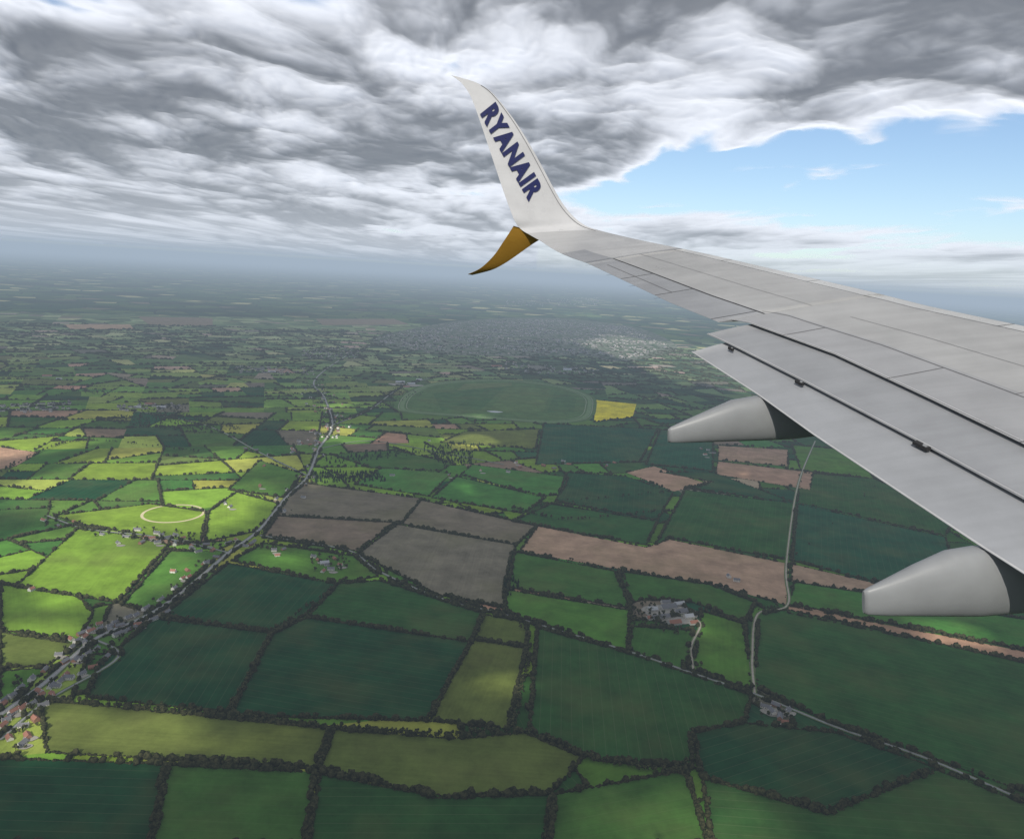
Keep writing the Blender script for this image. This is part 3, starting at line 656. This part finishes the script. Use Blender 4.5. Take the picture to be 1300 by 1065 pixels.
def chord_line(up,fr_,t,s0,s1,wd=.012,mat=MLN):
    strip('panel_seam',[up(idx(fr_,t),s0+(s1-s0)*k/10) for k in range(11)],NW,wd,mat)
span_line(upo,fro,.90,0,1,.012,MLN); span_line(upi,fri,.90,0,1,.014,MLN)
span_line(upo,fro,ail,0.02,1,.024,MBK,'aileron_gap_shade'); span_line(upi,fri,.26,0,1,.014,MLN); span_line(upi,fri,.50,.1,1,.008,MLN); span_line(upo,fro,.55,0,1,.008,MLN); span_line(upo,fro,.12,.1,.6,.012,MLN); span_line(upi,fri,.70,.3,1,.006,MLN)  # black strip on the surface paints the shade of the aileron gap
for t in (.35,.62,.97): chord_line(upo,fro,t,0.0,ail,.012,MBK)
for t in (.12,.27,.43,.6,.78): chord_line(upi,fri,t,0.0,.26,.014)
for t in (.2,.5,.8): chord_line(upi,fri,t,.9,1.0,.012)
for t in (.35,.7): chord_line(upi,fri,t,.26,.5,.008)
for t in (.3,.75): chord_line(upo,fro,t,.9,1.0,.010)
MED=paint('worn_edge_metal',(.66,.66,.67),.3,.3)
span_line(upf,frf,.015,0,1,.03,MED,'flap_trailing_edge'); span_line(upi,fri,.012,0,1,.02,MED,'spoiler_trailing_edge'); span_line(upff,frff,.03,0,1,.02,MED,'fore_flap_trailing_edge')
for t in (.30,.42): 
    c=upi(idx(fri,t),.985)
    f3=np.array([*F2,.2]); sd=np.cross(f3,NW)
    mk('vortex_generator',[c-f3*.08-sd*.01,c+f3*.08-sd*.01,c+f3*.05+NW*.05,c-f3*.05+NW*.05,c-f3*.08+sd*.01,c+f3*.08+sd*.01],[(0,1,2,3),(4,5,2,3),(0,4,3),(1,5,2)],[MLN],parent=wing)
for t in (.05,.25,.45,.65):
    a=TEo[idx(TEo,t)]; f3=np.array([*F2,.15]); 
    strip('static_wick',[a,a-f3*.12],NW,.012,MBK,0)
def box(nm,c,ax,ay,az_,mat):
    V=[c+sx_*ax+sy_*ay+sz_*az_ for sx_ in(-1,1) for sy_ in(-1,1) for sz_ in(-1,1)]
    return mk(nm,V,[(0,1,3,2),(4,6,7,5),(0,4,5,1),(2,3,7,6),(0,2,6,4),(1,5,7,3)],[mat],parent=wing)
def disc(nm,c,axis,r_,h_,mat):
    import bmesh
    bm=bmesh.new(); bmesh.ops.create_cone(bm,cap_ends=True,segments=20,radius1=r_,radius2=r_,depth=h_)
    me=bpy.data.meshes.new(nm); bm.to_mesh(me); bm.free(); me.materials.append(mat); ob=bpy.data.objects.new(nm,me); scene.collection.objects.link(ob)
    ob.matrix_world=Matrix.Translation(Vector(c))@Vector(axis).to_track_quat('Z','Y').to_matrix().to_4x4(); ob.parent=wing
for (u,v,sz) in ((928,443,.55),(1015,486,.7),(1170,566,1.0)):
    c=WP(u,v,-.10); e=WP(u+20,v+10,-.10)-c; e/=np.linalg.norm(e); f3=np.array([*F2,.2]); f3/=np.linalg.norm(f3)
    box('hinge_cove_shade',c+NW*.001,e*.10*sz,f3*.028*sz,NW*.022,MBK); disc('hinge_roller',c+NW*.02+e*.05*sz,e,.022*sz,.05*sz,MUN)  # solid dark box painted as the shade inside a hinge cavity
def fairing(tip_sections,Ppx,wd):
    Pp=WP(*Ppx,-.22); nv=np.array([-math.sin(psi),math.cos(psi),0])
    def VP(u,v): d=ray(u,v); t=((Pp-C0)@nv)/(d@nv); return C0+d*t
    secs=[]
    for u,tp_,bt,w_ in tip_sections:
        T_=VP(u,tp_); B_=VP(u,bt); secs.append((T_,B_,w_*wd))
    T_,B_,w_=secs[-1]; f3=np.array([*F2,0])
    T_=T_-np.array([0,0,.03]); secs[-1]=(T_,B_,w_)
    for s_,dt,db in ((.5,.02,.03),(1.0,.04,.10),(1.6,.10,.22),(2.3,.2,.38),(3.0,.32,.50)):
        secs.append((T_+f3*s_+np.array([0,0,dt]),B_+f3*s_+np.array([0,0,db]),w_*(1-.12*s_)))
    n=24; V=[];F=[]
    for T_,B_,w_ in secs:
        c=(T_+B_)/2; h_=(T_-B_)/2
        for k in range(n):
            a=2*math.pi*k/n; ca,sa=math.cos(a),math.sin(a); e=.72
            V.append(c+h_*math.copysign(abs(sa)**e,sa)+nv*w_*math.copysign(abs(ca)**e,ca)*(1-.35*max(0,-sa)))
    for i in range(len(secs)-1):
        for k in range(n): F.append((i*n+k,i*n+(k+1)%n,(i+1)*n+(k+1)%n,(i+1)*n+k))
    F.append(tuple(range(n))); F.append(tuple((len(secs)-1)*n+k for k in range(n)))
    ob=mk('flap_track_fairing',V,F,[MUN],smooth=True,parent=wing); ob.data.polygons[-2].use_smooth=False
fairing([(848,545,561,.12),(852,542,562,.25),(870,534,562,.45),(900,521,561,.7),(930,508,560,.9),(962,500,559,1)],(962,501),.19)
fairing([(1096,750,778,.12),(1101,747,780,.25),(1125,736,781,.45),(1165,717,781,.7),(1205,700,781,.9),(1240,691,781,1)],(1240,691),.19)
print('done',len(bpy.data.objects))
